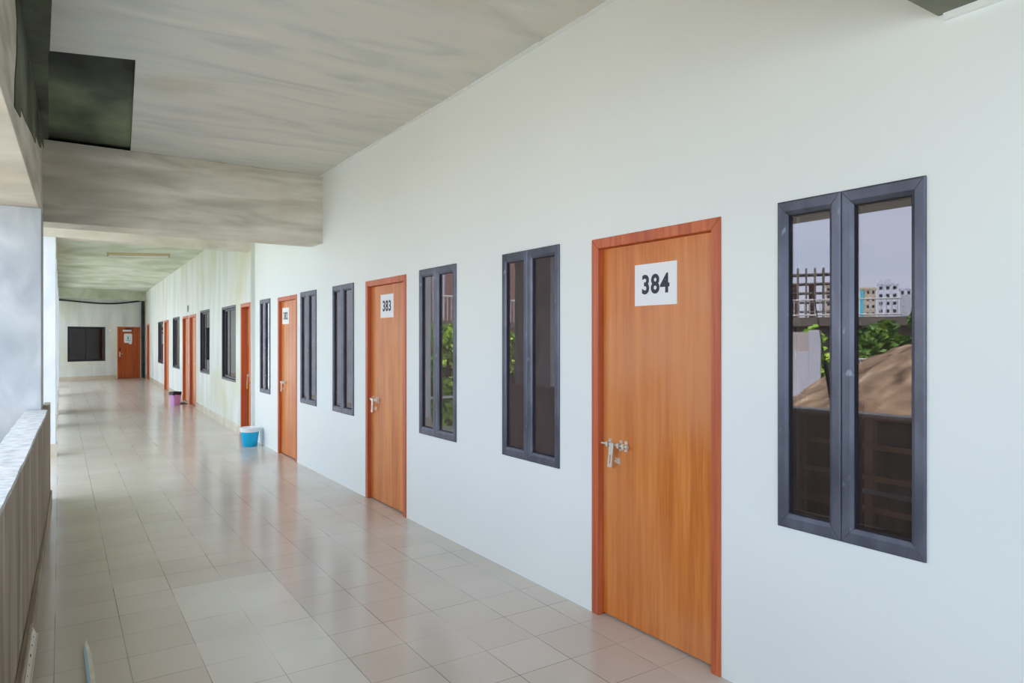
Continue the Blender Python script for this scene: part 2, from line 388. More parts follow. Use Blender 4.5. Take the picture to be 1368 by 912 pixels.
# openings: (far Y, near Y) measured along each wall
WIN = [(1.824, 1.226), (3.988, 3.349), (5.279, 4.644), (7.446, 6.808), (8.635, 8.018), (10.66, 10.085)]
DOR = [(3.044, 2.128), (6.482, 5.545), (9.684, 8.80)]
WZ0, WZ1, DZ = 0.775, 2.150, 2.138

# ---------------------------------------------------------------- structure
def struct(o, label, cat='structure'): return tag(o, label, cat, kind='structure')

struct(box('floor', (-0.75, -9.0, -0.2), (6.2, 33.8, 0.0), M['floor']), 'cream glazed tile floor of the long gallery', 'floor')
struct(box('floor_landing', (-1.7, 8.2, -0.2), (-0.75, 10.9, 0.0), M['floor']), 'tiled landing outside the gap between parapet and portal', 'floor')

holes = [(rw_local(a), rw_local(b), WZ0, WZ1) for a, b in WIN] + [(rw_local(a), rw_local(b), -0.01, DZ) for a, b in DOR]
bm = bmesh.new(); panel_with_holes(bm, 0, rw_local(-9.0), 0, CEIL, 0.15, holes)
wr = obj('wall_right', bm, M['white']); place(wr, RW_START, RW_ROT, 0)
struct(wr, 'smooth white painted wall with numbered doors and slim windows', 'wall')

GWIN = [(2.60, 1.22, .83, 2.15), (5.33, 3.99, .84, 2.18), (10.60, 8.95, .76, 2.165), (14.93, 13.20, .77, 2.135)]
GDOR = [(0.80, 0.03), (7.04, 5.90), (8.32, 7.17), (12.86, 11.57), (19.38, 18.30)]
gh = [(gw_local(a), gw_local(b), z0, z1) for a, b, z0, z1 in GWIN] + [(gw_local(a), gw_local(b), -0.01, 2.14) for a, b in GDOR]
bm = bmesh.new(); panel_with_holes(bm, 0, GLEN, 0, CEIL, 0.15, gh)
wg = obj('wall_right_far', bm, M['far_wall']); place(wg, G1, GW_ROT, 0)
struct(wg, 'stained grey plaster wall in the far half of the gallery', 'wall')

fh = [(0.47, 1.81, 0.72, 2.03), (2.25, 3.14, -0.01, 2.05)]
FLEN = (FB-FA).length
bm = bmesh.new(); panel_with_holes(bm, -0.6, FLEN, 0, CEIL, 0.15, fh)
wf = obj('wall_rear', bm, M['far_wall']); place(wf, FA, FW_ROT, 0)
struct(wf, 'plaster end wall with wide dark window and brown door', 'wall')

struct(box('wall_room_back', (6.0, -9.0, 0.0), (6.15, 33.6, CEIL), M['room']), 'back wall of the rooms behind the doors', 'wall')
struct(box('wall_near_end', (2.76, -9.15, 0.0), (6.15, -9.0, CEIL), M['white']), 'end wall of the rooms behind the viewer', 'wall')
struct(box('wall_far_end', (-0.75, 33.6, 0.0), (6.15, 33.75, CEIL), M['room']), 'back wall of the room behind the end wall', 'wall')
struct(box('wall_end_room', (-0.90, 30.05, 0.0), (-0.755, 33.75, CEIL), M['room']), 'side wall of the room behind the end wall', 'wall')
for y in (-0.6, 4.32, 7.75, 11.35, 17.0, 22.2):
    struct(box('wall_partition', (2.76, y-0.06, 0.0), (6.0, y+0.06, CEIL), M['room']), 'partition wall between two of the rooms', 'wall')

# ceiling of the near bays, with the square recess for the dark board
bm = bmesh.new()
HOLE = [(-0.075, 5.395), (0.425, 5.25), (0.600, 7.985), (-0.10, 8.06)]
R0 = [(-0.75, -9.0), (6.2, -9.0), (6.2, 8.3), (-0.75, 8.3)]
hv = [bm.verts.new((x, y, CEIL)) for x, y in HOLE]; hu = [bm.verts.new((x, y, CEIL+0.045)) for x, y in HOLE]
rv = [bm.verts.new((x, y, CEIL)) for x, y in R0]; ru = [bm.verts.new((x, y, CEIL+0.045)) for x, y in R0]
for i in range(4):
    j = (i+1) % 4
    bm.faces.new((rv[i], rv[j], hv[j], hv[i])); bm.faces.new((ru[i], hu[i], hu[j], ru[j]))
    bm.faces.new((hv[i], hv[j], hu[j], hu[i])); bm.faces.new((rv[i], ru[i], ru[j], rv[j]))
struct(obj('ceiling', bm, M['ceiling']), 'trowel streaked grey cement ceiling of the near bay', 'ceiling')
struct(box('ceiling_far', (-0.75, 8.3, CEIL), (6.2, 33.8, CEIL+0.045), M['far_ceiling']), 'greenish stained cement ceiling beyond the first beam', 'ceiling')
struct(box('roof', (-1.0, -9.3, CEIL+0.046), (6.4, 34.0, CEIL+0.4), M['ext_conc']), 'concrete roof slab over the gallery and rooms', 'roof')

bm = bmesh.new()
add_prism(bm, [(x, y) for x, y in ((-0.072, 5.40), (0.422, 5.256), (0.596, 7.98), (-0.097, 8.054))], 'z', CEIL+0.030, CEIL+0.0445)
tag(obj('ceiling_board', bm, M['dark_panel']), 'dark mottled square board set into the ceiling beside the beam', 'panel')  # board colour varies from near black to greyish green

# pale uneven plaster line where the white wall meets the ceiling
bm = bmesh.new()
y = 11.0
while y > -8.9:
    y2 = y-random.uniform(0.35, 0.8); w = random.uniform(0.026, 0.036)
    add_box(bm, (rw_x(y)-w, y2, CEIL-0.010), (rw_x(y)+0.02, y, CEIL-0.0005)); y = y2
struct(obj('trim_1', bm, M['white']), 'pale uneven plaster line along the top of the white wall', 'trim')

struct(box('trim_2', (2.556, 0.55, 2.674), (2.60, 1.165, 2.6985), M['white']), 'pale plaster strip on the wall under the near beam', 'trim')
# cross beams, edge beams
def edge_x(y): return -0.124+0.0204*(y-8.2)
def parapet_x(y): return -0.090+0.0217*(y-6.96)
def skirt_x(y): return -0.064+0.0143*(y-7.97)
struct(box('beam', (-0.75, 7.80, 2.67), (2.62, 8.20, CEIL), M['beam'], bevel=0.006), 'deep bare cement beam crossing the gallery above the dark board', 'beam')
struct(box('beam', (-0.75, 0.55, 2.70), (2.66, 1.19, CEIL), M['beam_shade'], bevel=0.006), 'shade toned cement beam overhead at the top right corner', 'beam')
bm = bmesh.new()
add_prism(bm, [(-0.75, -9.0), (edge_x(-9.0), -9.0), (edge_x(0.549), 0.549), (-0.75, 0.549)], 'z', 2.67, CEIL-0.0005); add_prism(bm, [(-0.75, 1.191), (edge_x(1.191), 1.191), (edge_x(7.799), 7.799), (-0.75, 7.799)], 'z', 2.67, CEIL-0.0005)
struct(obj('beam', bm, M['beam'], bevel=0.004), 'cement edge beam running along the open left side overhead', 'beam')
struct(box('beam', (-0.55, 11.0, 2.93), (2.47, 11.30, CEIL), M['cream_plaster']), 'pale plastered lintel beam behind the deep grey beam', 'beam')
struct(box('beam', (-0.55, 11.30, 2.97), (-0.05, 30.0, CEIL), M['cream_plaster']), 'pale edge beam above the row of far columns', 'beam')
bm = bmesh.new(); add_box(bm, (-0.6, -0.42, 3.09), (FLEN, -0.12, CEIL))
bf = obj('beam', bm, M['far_ceiling']); place(bf, FA, FW_ROT, 0); struct(bf, 'shaded beam above the cable on the end wall', 'beam')

# dark jagged patch of bare concrete on the edge beam and the slot beside it
bm = bmesh.new()
poly = [(4.40, CEIL-.002), (4.60, 3.30), (4.58, 3.12), (4.45, 2.93), (4.42, 2.78), (4.84, 2.84), (4.85, 2.90), (5.3, 2.94), (5.9, 3.02), (6.41, 3.07), (6.44, 3.15), (7.0, 3.19), (7.3, 3.24), (7.35, 3.33), (7.78, 3.36), (7.78, CEIL-.002)]
A = [bm.verts.new((edge_x(y)+0.001, y, z)) for y, z in poly]; B = [bm.verts.new((edge_x(y)+0.006, y, z)) for y, z in poly]
bm.faces.new(A[::-1]); bm.faces.new(B)
for i in range(len(poly)):
    j = (i+1) % len(poly); bm.faces.new((A[i], A[j], B[j], B[i]))
tag(obj('concrete_patch', bm, M['dark_patch']), 'dark stepped patch of bare damp concrete high on the left edge beam', 'patch')
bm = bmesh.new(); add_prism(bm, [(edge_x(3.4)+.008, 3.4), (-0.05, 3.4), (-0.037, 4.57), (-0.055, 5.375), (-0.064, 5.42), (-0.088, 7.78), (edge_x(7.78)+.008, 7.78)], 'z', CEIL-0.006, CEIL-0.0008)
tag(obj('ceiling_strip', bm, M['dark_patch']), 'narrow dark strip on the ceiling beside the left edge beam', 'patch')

# parapet
bm = bmesh.new()
add_prism(bm, [(parapet_x(-9.0)-0.145, -9.0), (parapet_x(-9.0), -9.0), (parapet_x(6.998), 6.998), (parapet_x(6.998)-0.145, 6.998)], 'z', 0.0, 0.95); add_prism(bm, [(-0.129, 6.999), (parapet_x(6.998), 6.999), (parapet_x(6.998)+.012, 8.12), (-0.129, 8.12)], 'z', 0.0, 0.95)
pp = obj('wall_left', bm, M['parapet']); struct(pp, 'low rain streaked brown cement parapet on the open side', 'wall')
bm = bmesh.new()
n = 120
top = [(parapet_x(-9+15.995*i/n)-0.150+0.003*math.sin(i*1.7), parapet_x(-9+15.995*i/n)+0.004+random.uniform(-0.003, 0.002)) for i in range(n+1)]
A = [[bm.verts.new((xl, -9+15.995*i/n, z)) for z in (0.951, 0.975)] for i, (xl, xr) in enumerate(top)]
B = [[bm.verts.new((xr, -9+15.995*i/n, z+(random.uniform(-.002, .001) if z > .96 else 0))) for z in (0.951, 0.975)] for i, (xl, xr) in enumerate(top)]
for i in range(n):
    bm.faces.new((A[i][1], B[i][1], B[i+1][1], A[i+1][1])); bm.faces.new((A[i][0], A[i+1][0], B[i+1][0], B[i][0]))
    bm.faces.new((A[i][0], A[i][1], A[i+1][1], A[i+1][0])); bm.faces.new((B[i][0], B[i+1][0], B[i+1][1], B[i][1]))
bm.faces.new((A[0][0], B[0][0], B[0][1], A[0][1])); bm.faces.new((A[n][0], A[n][1], B[n][1], B[n][0]))
obj('coping', bm, M['parapet_top'], pp)
bm = bmesh.new(); add_prism(bm, [(parapet_x(-9.0)+.0005, -9.0), (skirt_x(-9.0), -9.0), (skirt_x(8.05), 8.05), (parapet_x(8.05)-.011, 8.05), (parapet_x(6.9)+.0005, 6.9)], 'z', 0.0, 0.10)
struct(obj('baseboard_left', bm, M['skirt_brown'], bevel=0.004), 'dusty tile skirting along the foot of the parapet', 'skirting')

# columns
def column(name, x0, x1, y0, y1, z0, z1, label, skirt=True):
    c = box(name, (x0, y0, z0), (x1, y1, z1), M['column_white' if skirt else 'blue_plaster'], bevel=0.006); struct(c, label, 'column')
    if skirt:
        bm = bmesh.new(); g = 0.0125
        add_box(bm, (x0-g, y0-g, 0.0), (x1+g, y0-.0005, 0.17)); add_box(bm, (x1+.0005, y0-.0005, 0.0), (x1+g, y1, 0.17))
        k = obj('skirting', bm, M['skirt'], c); k['label'] = 'cream tile skirting'
    return c
column('column', -0.75, -0.13, 7.0, 7.798, -1.2, 2.669, 'broad pale plastered column where the parapet ends', False)
column('column', -0.75, -0.13, 0.55, 1.19, -1.2, 2.669, 'broad pale column beside the viewer on the open side', False)
column('column', -0.50, -0.045, 11.0, 11.3, 0.0, 2.929, 'slim white column holding the lintel beyond the broad column')
for i, (y, nm) in enumerate(((14.5, 'first'), (16.95, 'second'), (22.4, 'third'), (26.6, 'fourth'))):
    column('column', -0.46, -0.045+0.006*i, y, y+(1.1 if i == 1 else 0.6), 0.0, 2.969, 'white gallery column, %s one behind the lintel column' % nm)

# skirting of the far right wall, between the doors
segs = []; cur = 0.0
for a, b in sorted(((b, a) for a, b in GDOR)):
    if a-0.03 > cur: segs.append((cur, a-0.03))
    cur = b+0.03
segs.append((cur, GLEN-0.2))
bm = bmesh.new()
for a, b in segs:
    if b-a > 0.05 and b > 0.9: add_box(bm, (gw_local(b), -0.014, 0.0), (gw_local(a), 0.001, 0.14))
k = obj('baseboard_right', bm, M['skirt'], bevel=0.003); place(k, G1, GW_ROT, 0); struct(k, 'cream tile skirting along the stained far right wall', 'skirting')
bm = bmesh.new(); add_box(bm, (-0.1, -0.014, 0.0), (2.22, 0.001, 0.16)); add_box(bm, (3.18, -0.014, 0.0), (3.26, 0.001, 0.16))
k = obj('baseboard_rear', bm, M['skirt'], bevel=0.003); place(k, FA, FW_ROT, 0); struct(k, 'cream tile skirting along the end wall', 'skirting')

# ---------------------------------------------------------------- windows
def mitred(bm, x0, x1, z0, z1, w, yf, yb, wl=None, wr_=None):
    """four mitred profiles with sloped faces; proud at the middle of the profile"""
    wl = wl or w; wr_ = wr_ or w
    O = [(x0, z0), (x1, z0), (x1, z1), (x0, z1)]; I = [(x0+wl, z0+w), (x1-wr_, z0+w), (x1-wr_, z1-w), (x0+wl, z1-w)]
    e = 0.0009
    for i in range(4):
        j = (i+1) % 4
        def lerp(p, q, t): return (p[0]+(q[0]-p[0])*t, p[1]+(q[1]-p[1])*t)
        tang = Vector((O[j][0]-O[i][0], O[j][1]-O[i][1])).normalized()*e
        ring = []
        for (t, yy) in ((0, yb), (0, yf+0.004), (0.12, yf), (0.72, yf), (1.0, yf+0.009), (1.0, yb)):
            ring.append((lerp(O[i], I[i], t), lerp(O[j], I[j], t), yy))
        A = [bm.verts.new((p[0]+tang[0], yy, p[1]+tang[1])) for p, q, yy in ring]
        B = [bm.verts.new((q[0]-tang[0], yy, q[1]-tang[1])) for p, q, yy in ring]
        n = len(A)
        for k in range(n):
            l = (k+1) % n; bm.faces.new((A[k], A[l], B[l], B[k]))
        bm.faces.new(A[::-1]); bm.faces.new(B)

def casement_window(name, y_far, y_near, label):
    w = rw_local(y_near)-rw_local(y_far); root = empty(name, (0, 0, 0)); place(root, RW_START, RW_ROT, rw_local(y_far))
    tag(root, label, 'window', 'slim paired windows in the white wall', 'structure')
    mid = w*0.475
    for (a, b) in ((0.0, mid-0.0012), (mid+0.0012, w)):
        bm = bmesh.new(); mitred(bm, a, b, WZ0, WZ1, 0.060, -0.012, 0.05, 0.049, 0.049)
        c = obj('casement', bm, M['alu'], root)
        bm = bmesh.new(); mitred(bm, a+0.0495, b-0.0495, WZ0+0.0605, WZ1-0.0605, 0.005, 0.003, 0.045)
        g = obj('glazing_bead', bm, M['gasket'], c)
        box('pane', (a+0.0505, 0.0115, WZ0+0.0615), (b-0.0505, 0.0165, WZ1-0.0615), M['glass' if name == 'window_1' else 'glass_reflect_haze'], c)
    bm = bmesh.new(); add_box(bm, (mid-0.006, 0.052, WZ0+0.002), (mid+0.006, 0.1, WZ1-0.002))
    obj('mullion', bm, M['alu'], root)
    return root
WL = ['slim grey aluminium window nearest the viewer, right of door 384', 'slim grey aluminium window just left of door 384',
      'slim grey aluminium window just right of door 383', 'slim grey aluminium window just left of door 383',
      'slim grey aluminium window just right of door 382', 'slim grey aluminium window left of door 382, at the end of the white wall']
for i, ((a, b), l) in enumerate(zip(WIN, WL)): casement_window('window_%d' % (i+1), a, b, l)

def slider_window(name, start, rot, x0, x1, z0, z1, label, group=None, glass='glass'):
    root = empty(name, (0, 0, 0)); place(root, start, rot, x0); w = x1-x0
    tag(root, label, 'window', group, 'structure')
    bm = bmesh.new(); mitred(bm, 0.0, w, z0, z1, 0.045, 0.006, 0.10); obj('window_frame', bm, M['black_frame'], root)
    for k, (a, b, yy) in enumerate(((0.046, w/2+0.02, 0.046), (w/2-0.02, w-0.046, 0.021))):
        bm = bmesh.new(); mitred(bm, a, b, z0+0.046, z1-0.046, 0.035, yy, yy+0.022)
        s = obj('sash', bm, M['black_frame'], root)
        box('pane', (a+0.0355, yy+0.0095, z0+0.0825), (b-0.0355, yy+0.0145, z1-0.0825), M[glass], s)
    return root
GL = ['dark framed sliding window nearest the turquoise bucket', 'dark framed sliding window second one beyond the turquoise bucket',
      'dark framed sliding window above the lilac bin', 'farthest dark framed sliding window on the right wall']
for i, ((a, b, z0, z1), l) in enumerate(zip(GWIN, GL)):
    slider_window('window_%d' % (i+7), G1, GW_ROT, gw_local(a), gw_local(b), z0, z1, l, 'dark sliding windows in the stained wall')
slider_window('window_11', FA, FW_ROT, 0.47, 1.81, 0.72, 2.03, 'wide dark sliding window in the end wall', None, 'glass_dark')

# ---------------------------------------------------------------- doors
def door_frame_mesh(w, h, fw, y0, y1):
    bm = bmesh.new()
    add_prism(bm, [(0, 0), (fw, 0), (fw, h-fw), (0, h)], 'y', y0, y1)
    add_prism(bm, [(w, 0), (w, h), (w-fw, h-fw), (w-fw, 0)], 'y', y0, y1)
    add_prism(bm, [(0, h), (fw, h-fw), (w-fw, h-fw), (w, h)], 'y', y0, y1)
    return bm

def slide_bolt(parent, x, z, yf):
    """x = left end of the rod, yf = door face"""
    bm = bmesh.new(); add_tube(bm, (x, yf-0.016, z), (x+0.205, yf-0.016, z), 0.0075, 16)
    add_tube(bm, (x+0.195, yf-0.016, z), (x+0.212, yf-0.016, z), 0.0095, 16)
    b = obj('slide_bolt', bm, M['steel'], parent, smooth=True)
    for dx in (0.055, 0.145, 0.185):
        bm = bmesh.new()
        add_box(bm, (x+dx-0.009, yf-0.0035, z-0.030), (x+dx+0.009, yf-0.0002, z+0.030))
        add_box(bm, (x+dx-0.008, yf-0.028, z-0.014), (x+dx+0.008, yf-0.0035, z-0.0095)); add_box(bm, (x+dx-0.008, yf-0.028, z+0.0095), (x+dx+0.008, yf-0.0035, z+0.014))
        add_box(bm, (x+dx-0.008, yf-0.030, z-0.014), (x+dx+0.008, yf-0.0265, z+0.014))
        add_tube(bm, (x+dx, yf-0.0035, z+0.024), (x+dx, yf-0.009, z+0.024), 0.006, 12); add_tube(bm, (x+dx, yf-0.0035, z-0.024), (x+dx, yf-0.009, z-0.024), 0.006, 12)
        obj('bracket', bm, M['steel'], b, smooth=True)
    bm = bmesh.new()
    s = math.sin(0.09); L = 0.125; cx = x+0.098; hw = 0.017
    def P(u, v): return (cx+u*math.cos(0.09)+v*-s*0-v*0.12, z-v+u*0.0)
    outer = [P(-hw, -0.012), P(hw, -0.012), P(hw, L), P(-hw, L)]; inner = [P(-0.005, 0.055), P(0.005, 0.055), P(0.005, 0.105), P(-0.005, 0.105)]
    for i in range(4):
        j = (i+1) % 4
        for yy in (yf-0.034, yf-0.030):
            bm.faces.new([bm.verts.new((p[0], yy, p[1])) for p in (outer[i], outer[j], inner[j], inner[i])])
        bm.faces.new([bm.verts.new(v) for v in ((outer[i][0], yf-0.034, outer[i][1]), (outer[j][0], yf-0.034, outer[j][1]), (outer[j][0], yf-0.030, outer[j][1]), (outer[i][0], yf-0.030, outer[i][1]))])
        bm.faces.new([bm.verts.new(v) for v in ((inner[i][0], yf-0.034, inner[i][1]), (inner[j][0], yf-0.034, inner[j][1]), (inner[j][0], yf-0.030, inner[j][1]), (inner[i][0], yf-0.030, inner[i][1]))])
    bmesh.ops.remove_doubles(bm, verts=bm.verts, dist=0.0002)
    obj('hasp', bm, M['bright_steel'], b)
    bm = bmesh.new(); pts = [(x+0.118+0.012*math.cos(t), yf-0.003-0.018*math.sin(t), z-0.088) for t in [math.pi*i/8 for i in range(9)]]
    add_path(bm, pts, 0.003, 8); add_box(bm, (x+0.100, yf-0.003, z-0.104), (x+0.136, yf-0.0002, z-0.072))
    obj('staple', bm, M['steel'], b)

def panel_door(name, y_far, y_near, number, label):
    w = rw_local(y_near)-rw_local(y_far); root = empty(name, (0, 0, 0)); place(root, RW_START, RW_ROT, rw_local(y_far))
    tag(root, label, 'door', 'numbered wooden doors in the white wall', 'structure')
    obj('door_frame', door_frame_mesh(w, DZ, 0.056, -0.008, 0.11), M['door_frame'], root, bevel=0.004)
    leaf = box('door_leaf', (0.0575, 0.032, 0.012), (w-0.0575, 0.070, DZ-0.0575), M['door'], root, bevel=0.002)
    slide_bolt(leaf, 0.062, 0.980, 0.032)
    return root, w
R384, w384 = panel_door(*(('door_1',)+DOR[0]+(384, 'large orange wooden door with paper number 384')))
R383, w383 = panel_door(*(('door_2',)+DOR[1]+(383, 'orange wooden door with paper number 383')))
R382, w382 = panel_door(*(('door_3',)+DOR[2]+(382, 'orange wooden door with paper number 382')))

def number_sheet(y_far, y_near, z0, z1, body):
    lx = rw_local(y_far); w = rw_local(y_near)-lx
    root = empty('number_sheet', (0, 0, 0)); place(root, RW_START, RW_ROT, lx, 0.0)
    tag(root, 'white paper sheet printed %s taped on its orange door' % body, 'sign', 'door number sheets')
    box('paper', (0, 0.0302, z0), (w, 0.0316, z1), M['paper'], root)
    text_mesh('number', body, (z1-z0)*0.62, M['ink'], root, (w/2, 0.0294, (z0+z1)/2-0.004), 0.90, 0.0040)
number_sheet(2.729, 2.428, 1.746, 1.966, '384')
number_sheet(6.190, 5.890, 1.770, 1.990, '383')
number_sheet(9.580, 9.270, 1.770, 1.990, '382')

def far_door(name, a, b, label, double=False):
    x0 = gw_local(a); w = a-b; root = empty(name, (0, 0, 0)); place(root, G1, GW_ROT, x0)
    tag(root, label, 'door', 'plain wooden doors in the stained wall', 'structure')
    h = 2.138
    obj('door_frame', door_frame_mesh(w, h, 0.06, -0.006, 0.15), M['door_frame'], root, bevel=0.004)
    if not double:
        lf = box('door_leaf', (0.062, 0.055, 0.012), (w-0.062, 0.095, h-0.062), M['door'], root, bevel=0.002)
        bm = bmesh.new(); add_path(bm, [(w-0.14, 0.055, 1.0), (w-0.14, 0.015, 1.0), (w-0.25, 0.012, 1.0)], 0.009, 10)
        add_box(bm, (w-0.16, 0.050, 0.92), (w-0.12, 0.0548, 1.06)); obj('lever_handle', bm, M['steel'], lf)
        return root, w
    lf = box('door_leaf', (0.062, 0.104, 0.012), (w-0.062, 0.142, h-0.062), M['door'], root, bevel=0.002)
    slide_bolt(lf, 0.066, 0.98, 0.104)
    bm = bmesh.new(); add_box(bm, (0.0625, 0.096, 1.45), (0.085, 0.1035, 2.05)); obj('edge_strip', bm, M['cream'], lf)
    bm = bmesh.new(); add_box(bm, (0.064, 0.098, 0.03), (0.074, 0.1035, 0.85)); obj('gap_shade', bm, M['gasket'], lf)  # dark strip painted in for the shaded gap at the leaf edge
    bm = bmesh.new(); add_box(bm, (w*0.55, 0.1028, 1.90), (w*0.8, 0.1038, 2.0)); obj('paper_scrap', bm, M['paper'], lf)
    return root, w
GDL = ['deep set orange wooden door with padlock behind the turquoise bucket', 'orange wooden door near the doormat, right one of two side by side',
       'orange wooden door behind the doormat, left one of two side by side', 'narrow looking orange door just beyond the lilac bin', 'farthest orange door on the right wall beside the black pipe']
R_half, w_half = far_door('door_4', *GDOR[0], GDL[0], True)
# the pair: first nearer then farther
far_door('door_5', *GDOR[1], GDL[1]); far_door('door_6', *GDOR[2], GDL[2]); far_door('door_7', *GDOR[3], GDL[3]); far_door('door_8', *GDOR[4], GDL[4])

# padlock hanging from the half open door's latch
pl = empty('padlock', (0, 0, 0)); place(pl, G1, GW_ROT, gw_local(GDOR[0][0]) + 0.16, 0.064, 0.76)
tag(pl, 'small yellow brass padlock hanging on the door behind the bucket', 'padlock')
bm = bmesh.new(); add_box(bm, (-0.026, -0.004, 0.0), (0.026, 0.014, 0.062)); obj('body', bm, M['brass'], pl, bevel=0.004)
bm = bmesh.new(); add_path(bm, [(-0.016, 0.005, 0.055), (-0.016, 0.005, 0.13)]+[(0.016*-math.cos(t), 0.005, 0.13+0.016*math.sin(t)) for t in [math.pi*i/8 for i in range(1, 8)]]+[(0.016, 0.005, 0.13), (0.016, 0.005, 0.055)], 0.004, 8)
obj('shackle', bm, M['steel'], pl)

# door of the end wall
root = empty('door_9', (0, 0, 0)); place(root, FA, FW_ROT, 2.25)
tag(root, 'brown wooden door with white notice in the end wall', 'door', None, 'structure')
obj('door_frame', door_frame_mesh(0.89, 2.05, 0.05, -0.006, 0.11), M['door_frame'], root, bevel=0.004)
lf = box('door_leaf', (0.052, 0.03, 0.012), (0.838, 0.07, 1.998), M['door_far'], root, bevel=0.002)
bm = bmesh.new(); add_box(bm, (0.30, -0.02, 1.945), (0.52, 0.0295, 1.99)); add_box(bm, (0.34, -0.035, 1.965), (0.6, -0.0205, 1.98)); obj('door_closer', bm, M['black'], lf)
bm = bmesh.new(); add_box(bm, (0.085, 0.012, 0.86), (0.125, 0.0295, 1.06)); add_path(bm, [(0.105, 0.012, 0.98), (0.105, -0.03, 0.98), (0.19, -0.035, 0.98)], 0.009, 8); obj('lever_handle', bm, M['bright_steel'], lf)
bm = bmesh.new(); add_box(bm, (0.10, 0.02, 1.10), (0.135, 0.0295, 1.22)); obj('latch', bm, M['black'], lf)
ns_ = empty('notice', (0, 0, 0)); place(ns_, FA, FW_ROT, 2.25)
tag(ns_, 'white rounded notice sheet on the brown end wall door', 'sign')
bm = bmesh.new()
pts = [];
for cx, cz, a0 in ((0.53, 1.72, 0), (0.33, 1.72, 90), (0.33, 1.47, 180), (0.53, 1.47, 270)):
    for k in range(5):
        t = math.radians(a0+22.5*k); pts.append((cx+0.06*math.cos(t), cz+0.06*math.sin(t)))
add_prism(bm, pts, 'y', 0.0275, 0.0295); add_box(bm, (0.47, 0.0275, 1.36), (0.575, 0.0295, 1.44)); obj('sheet', bm, M['paper'], ns_)
bm = bmesh.new(); add_box(bm, (0.40, 0.0255, 1.55), (0.45, 0.0272, 1.66)); add_box(bm, (0.36, 0.0255, 1.50), (0.50, 0.0272, 1.52)); obj('print', bm, M['teal'], ns_)
np_ = box('name_plate', (2.25+0.22, 0.024, 1.86), (2.25+0.56, 0.0295, 1.93), M['paper'], bevel=0.001); place(np_, FA, FW_ROT, 0)
tag(np_, 'small white name plate above the notice on the end door', 'sign')

# ---------------------------------------------------------------- things in the gallery
cu_ = empty('curtain', (0, 0, 0)); place(cu_, G1, GW_ROT, gw_local(1.92), 0.20, 0.0)
tag(cu_, 'pale blue curtain inside the sliding window nearest the bucket', 'curtain')
bm = bmesh.new(); A = []; B = []; C_ = []; D_ = []
for i in range(49):
    x = 0.66*i/48; y = 0.022*math.sin(i*0.9)
    A.append(bm.verts.new((x, y, 0.86))); B.append(bm.verts.new((x, y, 2.12))); C_.append(bm.verts.new((x, y+0.004, 0.86))); D_.append(bm.verts.new((x, y+0.004, 2.12)))
for i in range(48):
    bm.faces.new((A[i], A[i+1], B[i+1], B[i])); bm.faces.new((C_[i], D_[i], D_[i+1], C_[i+1])); bm.faces.new((B[i], B[i+1], D_[i+1], D_[i])); bm.faces.new((A[i], C_[i], C_[i+1], A[i+1]))
obj('cloth', bm, mat('pale_blue_cloth', lin(176, 200, 232), 0.9), cu_, smooth=True)
bm = bmesh.new(); add_tube(bm, (-0.05, 0.0, 2.13), (0.7, 0.0, 2.13), 0.01, 8); obj('rod', bm, M['steel'], cu_)
def along(start, rot, p): return start + Matrix.Rotation(rot, 4, 'Z') @ Vector(p)
# cable and pipe at the end wall
bm = bmesh.new(); pts = []
for i in range(41):
    t = i/40; x = 0.1+3.02*t; z = 2.97+0.035*math.sin(t*5.2+1.2)-0.05*math.sin(t*math.pi)+0.12*t*t
    pts.append(along(FA, FW_ROT, (x, -0.03, z)))
add_path(bm, pts, 0.026, 8); tag(obj('cable', bm, M['black'], smooth=True), 'thick black cable sagging across the top of the end wall', 'cable')
p0 = along(FA, FW_ROT, (3.205, -0.075, 0)); pr = empty('drain_pipe', p0); tag(pr, 'black vertical drain pipe in the far right corner', 'pipe')
bm = bmesh.new(); add_tube(bm, (0, 0, 0.001), (0, 0, 3.085), 0.052, 16); obj('pipe', bm, M['black'], pr, smooth=True)
for z in (0.5, 1.6, 2.6):
    bm = bmesh.new(); add_tube(bm, (0, 0, z), (0, 0, z+0.05), 0.060, 16); obj('bracket', bm, M['black'], pr, smooth=True)
# little lamp on the end wall
lr_ = empty('wall_lamp', along(FA, FW_ROT, (2.01, 0, 1.90)), FW_ROT); tag(lr_, 'tiny grey wall lamp between the end window and door', 'lamp')
bm = bmesh.new(); add_tube(bm, (0, -0.001, 0), (0, -0.03, 0), 0.045, 16); obj('base', bm, M['lid'], lr_, smooth=True)
bm = bmesh.new(); add_lathe(bm, [(0, -0.05), (0.025, -0.045), (0.035, -0.01), (0.03, 0.03), (0.0, 0.04)], 16, (0, -0.06, 0)); obj('bulb', bm, M['steel'], lr_, smooth=True)
# ceiling tube batten
ta = Vector((0.86, 17.3, 0)); tb = Vector((2.03, 16.85, 0)); td = tb-ta
tr = empty('tube_light', (ta.x, ta.y, CEIL), math.atan2(td.y, td.x)); tag(tr, 'unlit cream fluorescent batten on the far ceiling', 'ceiling light')
Lg = td.length
bm = bmesh.new(); add_prism(bm, [(-0.045, -0.0005), (0.045, -0.0005), (0.03, -0.045), (-0.03, -0.045)], 'x', 0.0, Lg); obj('batten', bm, M['cream'], tr)
bm = bmesh.new(); add_tube(bm, (0.03, 0, -0.065), (Lg-0.03, 0, -0.065), 0.014, 12); obj('tube', bm, M['lid'], tr, smooth=True)
for x in (0.0, Lg-0.03):
    bm = bmesh.new(); add_box(bm, (x, -0.018, -0.085), (x+0.03, 0.018, -0.0455)); obj('end_cap', bm, M['cream'], tr)
